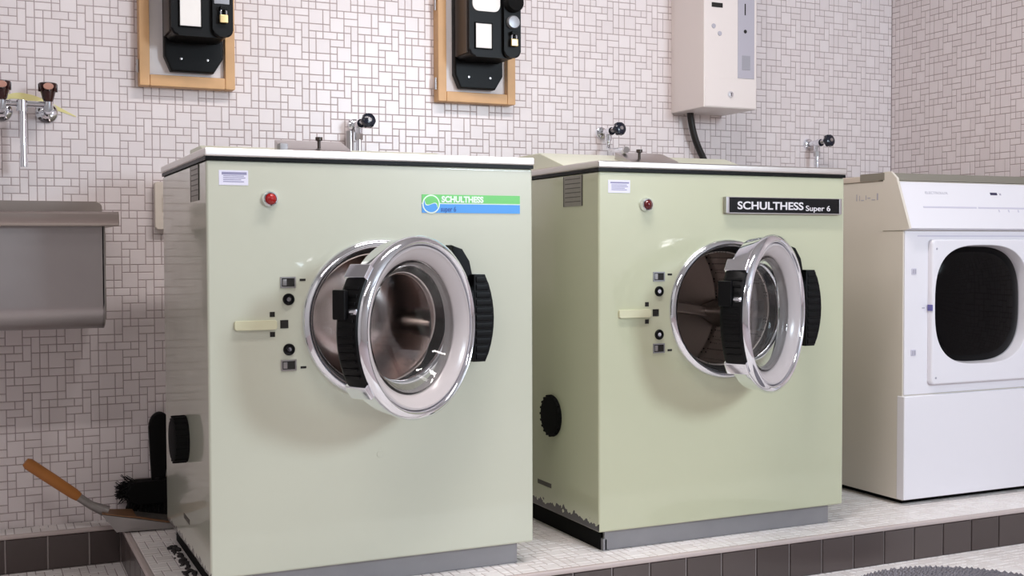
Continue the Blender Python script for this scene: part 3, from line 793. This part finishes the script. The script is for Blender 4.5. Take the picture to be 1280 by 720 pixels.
# mixer above the sink
t = thing('mixer_tap', 'chrome two-handle wall mixer with dark red knobs above the grey sink', 'tap', (.13, YW + .0015, 1.235))
for s in (-1, 1):
    x = .057 * s
    b = lathe(BM(), [(0, -.014), (.014, -.014), (.024, -.010), (.029, -.004), (.029, 0), (0, 0)], 28, 'y', (x, 0, -.014), closed=False)
    obj('wall_flange', b, M['chrome'], t)
    b = tube(BM(), [(x, -.01, -.014), (x, -.07, -.012), (x, -.085, -.010)], [.012, .013, .011], 16)
    tube(b, [(x, -.072, -.014), (x, -.072, .012)], [.014, .011], 16)
    obj('valve_body', b, M['chrome'], t)
    b = lathe(BM(), [(0, .008), (.011, .008), (.014, .014), (.019, .034), (.0235, .052), (.0235, .056), (.020, .058), (0, .058)], 20, 'z', (x, -.074, 0), closed=False)
    for k in range(8):
        put(b, lambda q: box(q, .018, .0245, -.003, .003, .034, .055, .0015), rotm(PI * k / 4, 'Z', (x, -.074, 0)))
    kn = obj('knob', b, M['brownk'], t)
    b = prism(BM(), superell(x, .046, .013, .009, 2, 24), -.102, -.094, 'y', .001); obj('knob_badge', b, M['pinkk'], kn)
b = tube(BM(), [(-.057, -.072, 0), (.057, -.072, 0)], .0085, 14)
tube(b, [(-.008, -.075, .008), (-.008, -.075, -.02)], .014, 16); obj('bridge', b, M['chrome'], t)
b = tube(BM(), [(-.006, -.076, 0), (-.006, -.08, -.03), (-.006, -.08, -.14), (-.006, -.08, -.148), (-.006, -.08, -.168)], [.0095, .0085, .0085, .0105, .0105], 16)
obj('spout', b, M['chrome'], t)
# yellow smear on the tiles behind the mixer
pts = curve_pts([(.05, 1.238), (.10, 1.262), (.15, 1.258), (.20, 1.24), (.262, 1.214)], 6)
up = [(p.x, p.y + .010 * math.sin(PI * (i + 1) / (len(pts) + 1))) for i, p in enumerate(pts)]
lo = [(p.x, p.y - .009 * math.sin(PI * (i + 1) / (len(pts) + 1))) for i, p in enumerate(pts)]
b = prism(BM(), up + lo[::-1], YW - .0014, YW - .0003, 'y')
tag(obj('yellow_smear', b, M['yellow'], wn=False), 'faded yellow smear on the tiles behind the sink mixer', 'smear')

# ------------------------------------------------------------------ sink
t = thing('utility_sink', 'grey stainless steel trough sink on the wall, at left edge', 'sink', (-.29, YW + .0015, .65))
SW = .615
b = BM()   # trough, front-bottom edge rounded, open at the top
prof = [(-.40 + .06, .0)] + [(-.34 - .06 * math.sin(a), .06 - .06 * math.cos(a)) for a in [PI / 2 * k / 8 for k in range(1, 9)]] + [(-.40, .262), (-.392, .262), (-.392, .06), (-.376, .02), (-.34, .008), (-.012, .008), (-.012, .262), (0, .262), (0, 0)]
prism(b, prof, 0.006, SW - .034, 'x')
box(b, 0.0, .008, -.40, 0, .06, .262); 
prism(b, prof[:10] + [(0, .262), (0, 0)], SW - .040, SW - .030, 'x', .003)
obj('basin', b, M['sink'], t)
b = BM()
prism(b, [(-.425, .254), (-.432, .262), (-.432, .284), (-.425, .290), (-.372, .290), (-.372, .284), (-.420, .282), (-.420, .254)], -.02, SW, 'x', .002)
box(b, SW - .045, SW, -.372, -.02, .255, .290, .004); box(b, -.02, .03, -.372, -.02, .255, .290, .004); box(b, -.02, SW, -.03, 0, .255, .29, .003)
obj('rim', b, M['rim'], t)
b = prism(BM(), rrect(-.02, SW - .0, .24, .331, .014), -.012, 0, 'y', .003); obj('back_flange', b, M['rim'], t)

# white socket on the wall behind the first washer
t = thing('wall_socket', 'cream white wall box half hidden behind the sticker washer', 'socket', (.466, YW + .0015, .905))
obj('socket_plate', prism(BM(), rrect(0, .085, 0, .133, .006), -.028, 0, 'y', .004), M['socket'], t)
obj('socket_face', prism(BM(), rrect(.02, .07, .05, .1, .004), -.031, -.026, 'y', .001), M['socket'], t)

# ------------------------------------------------------------------ dustpan and brush on the plinth end
t = thing('dustpan', 'metal dustpan with brown wooden handle on the tiled ledge', 'dustpan', (.335, 3.300, ZP))
b = BM()
def quadplate(P, th=.0016):
    v = [Vector(p) for p in P]; n_ = (v[1] - v[0]).cross(v[2] - v[0]).normalized() * th
    a = [b.verts.new(p) for p in v]; c = [b.verts.new(p + n_) for p in v]; k = len(v)
    b.faces.new(a); b.faces.new(c[::-1])
    for i in range(k): b.faces.new((a[i], c[i], c[(i + 1) % k], a[(i + 1) % k]))
hw = .05
quadplate([(0, -hw, .004), (.17, -hw - .012, .002), (.17, hw + .012, .002), (0, hw, .004)])
quadplate([(-.035, -hw + .02, .05), (0, -hw, .004), (.17, -hw - .012, .002), (.165, -hw - .014, .010), (.05, -hw - .004, .036)])
quadplate([(-.035, hw - .02, .05), (.05, hw + .004, .036), (.165, hw + .014, .010), (.17, hw + .012, .002), (0, hw, .004)])
quadplate([(-.035, -hw + .02, .05), (-.035, hw - .02, .05), (0, hw, .004), (0, -hw, .004)])
pan = obj('pan', b, M['pan'], t)
b = BM()
quadplate([(-.036, -hw + .018, .052), (.05, -hw - .006, .039), (.05, hw + .006, .039), (-.036, hw - .018, .052)], .002)
quadplate([(.05, -hw - .006, .039), (.165, -hw - .016, .012), (.165, -hw - .004, .012), (.07, -hw + .012, .034), (.05, -hw + .02, .037)], .002)
obj('pan_hood', b, M['panreflect'], pan)
b = tube(BM(), [(-.02, 0, .052), (-.06, 0, .072), (-.10, 0, .104)], [.016, .011, .011], 14); obj('ferrule', b, M['pan'], t)
b = tube(BM(), [(-.092, 0, .098), (-.104, 0, .108), (-.16, 0, .153), (-.215, 0, .197), (-.222, 0, .2025)], [.012, .0145, .0155, .0155, .011], 16); obj('handle', b, M['woodh'], t)

t = thing('hand_brush', 'black hand brush leaning on the wall behind the dustpan', 'brush', (.375, 3.405, ZP))
b = prism(BM(), [(.070, .10), (.105, .10), (.118, .18)] + [(.093 + .030 * math.cos(a), .258 + .042 * math.sin(a)) for a in [PI * k / 12 for k in range(0, 13)]] + [(.066, .18)], -.008, .012, 'y', .006, 3)
obj('handle', b, M['blackgloss'], t)
b = tube(BM(), [(.088, .002, .06), (.088, .002, .115)], [.02, .016], 14); obj('handle_socket', b, M['black'], t)
b = prism(BM(), rrect(.0, .16, .045, .108, .028), -.022, .028, 'y', .008, 3); blk = obj('brush_block', b, M['blackmat'], t)
b = BM()
for k in range(420):
    x = .002 + .156 * random.random(); y = -.018 + .042 * random.random()
    L = .045 + .012 * random.random(); dx_ = random.gauss(0, .010); 
    tube(b, [(x, y, .052), (x + dx_ - .006, y + random.gauss(0, .003), max(.001, .052 - L))], [.0014, .0009], 4)
for k in range(220):
    a = random.uniform(.35, 1.0) * PI; z = .078 + .03 * math.sin(a) * random.uniform(-.5, 1)
    x = .022 + .020 * math.cos(a); tube(b, [(x, random.uniform(-.018, .024), z), (x - .022 - .01 * random.random(), random.uniform(-.02, .025), z + random.gauss(0, .012))], [.0014, .0009], 4)
o = obj('bristles', b, M['bristle'], blk, wn=False); o['kind'] = 'stuff'

# ------------------------------------------------------------------ round mat on the floor
b = lathe(BM(), [(0, .002), (.28, .002), (.300, .003), (.305, .006), (.300, .009), (.28, .010), (0, .010)], 96, 'z', closed=False)
mt = obj('floor_mat', b, M['mat'], None, (2.173, 2.058, FZ)); tag(mt, 'round dark grey woven mat on the floor in front of the plinth, bottom right', 'mat')
b = BM()
for r in [.296 - .012 * i for i in range(14)]:
    nn = int(2 * PI * r / .015)
    for k in range(nn):
        a = 2 * PI * (k + random.random() * .5) / nn
        p = Vector((r * math.cos(a), r * math.sin(a), .008)); q = p + Vector((-.011 * math.sin(a + .6), .011 * math.cos(a + .6), .001))
        tube(b, [p, (p + q) / 2 + Vector((0, 0, .004)), q], [.0026, .004, .0026], 5)
obj('mat_weave', b, M['mat'], mt, wn=False)

# ------------------------------------------------------------------ ceiling lamp (out of frame)
LX, LYc = 1.25, 2.05
t = thing('ceiling_lamp', 'white ceiling lamp above the washing machines, outside the frame', 'lamp', (LX, LYc, ZC))
obj('housing', box(BM(), -.6, .6, -.09, .09, -.05, 0, .006), M['lamphousing'], t)

# ------------------------------------------------------------------ light
def area(name, loc, target, sx, sy, power, col):
    l = bpy.data.lights.new(name, 'AREA'); l.shape = 'RECTANGLE'; l.size = sx; l.size_y = sy; l.energy = power; l.color = col
    o = bpy.data.objects.new(name, l); COL.objects.link(o); o.location = loc
    d = Vector(target) - Vector(loc); o.rotation_euler = d.to_track_quat('-Z', 'Y').to_euler(); return o
area('window_daylight', ((WX0 + WX1) / 2, YF - .02, (WZ0 + WZ1) / 2), (1.5, 2.5, .6), .56, .62, 67, (.76, .89, 1.0))
area('ceiling_tube', (LX, LYc, ZC - .06), (LX, LYc, 0), 1.15, .15, 28, (1.0, .935, .92))
area('room_fill', (-.45, .8, ZC - .06), (-.45, .8, 0), 1.15, .15, 18, (1.0, .94, .925))  # added fill light without a fixture, lifts the dim left side

w = bpy.data.worlds.new('World'); scn.world = w; w.use_nodes = True
bg = w.node_tree.nodes['Background']; bg.inputs[0].default_value = (.75, .85, 1, 1); bg.inputs[1].default_value = 1.0

# ------------------------------------------------------------------ camera
cd = bpy.data.cameras.new('camera'); cam = bpy.data.objects.new('camera', cd); COL.objects.link(cam); scn.camera = cam
yaw, pitch, roll, f = .431361349, -.0329175, -.00365378, 1460.12466
fwd = Vector((math.sin(yaw) * math.cos(pitch), math.cos(yaw) * math.cos(pitch), math.sin(pitch)))
r0 = Vector((math.cos(yaw), -math.sin(yaw), 0)); u0 = r0.cross(fwd)
rr = math.cos(roll) * r0 + math.sin(roll) * u0; uu = -math.sin(roll) * r0 + math.cos(roll) * u0
cam.matrix_world = Matrix(((rr.x, uu.x, -fwd.x, 0), (rr.y, uu.y, -fwd.y, 0), (rr.z, uu.z, -fwd.z, .843651), (0, 0, 0, 1)))
cd.sensor_width = 36; cd.lens = f * 36 / 1280; cd.clip_start = .02

scn.view_settings.view_transform = 'Standard'; scn.view_settings.look = 'None'
scn.view_settings.exposure = 0.0; scn.view_settings.gamma = 1; scn.view_settings.use_curve_mapping = False
scn.cycles.use_denoising = True
scn.cycles.max_bounces = 12; scn.cycles.sample_clamp_indirect = 6; scn.cycles.caustics_reflective = True; scn.cycles.caustics_refractive = True
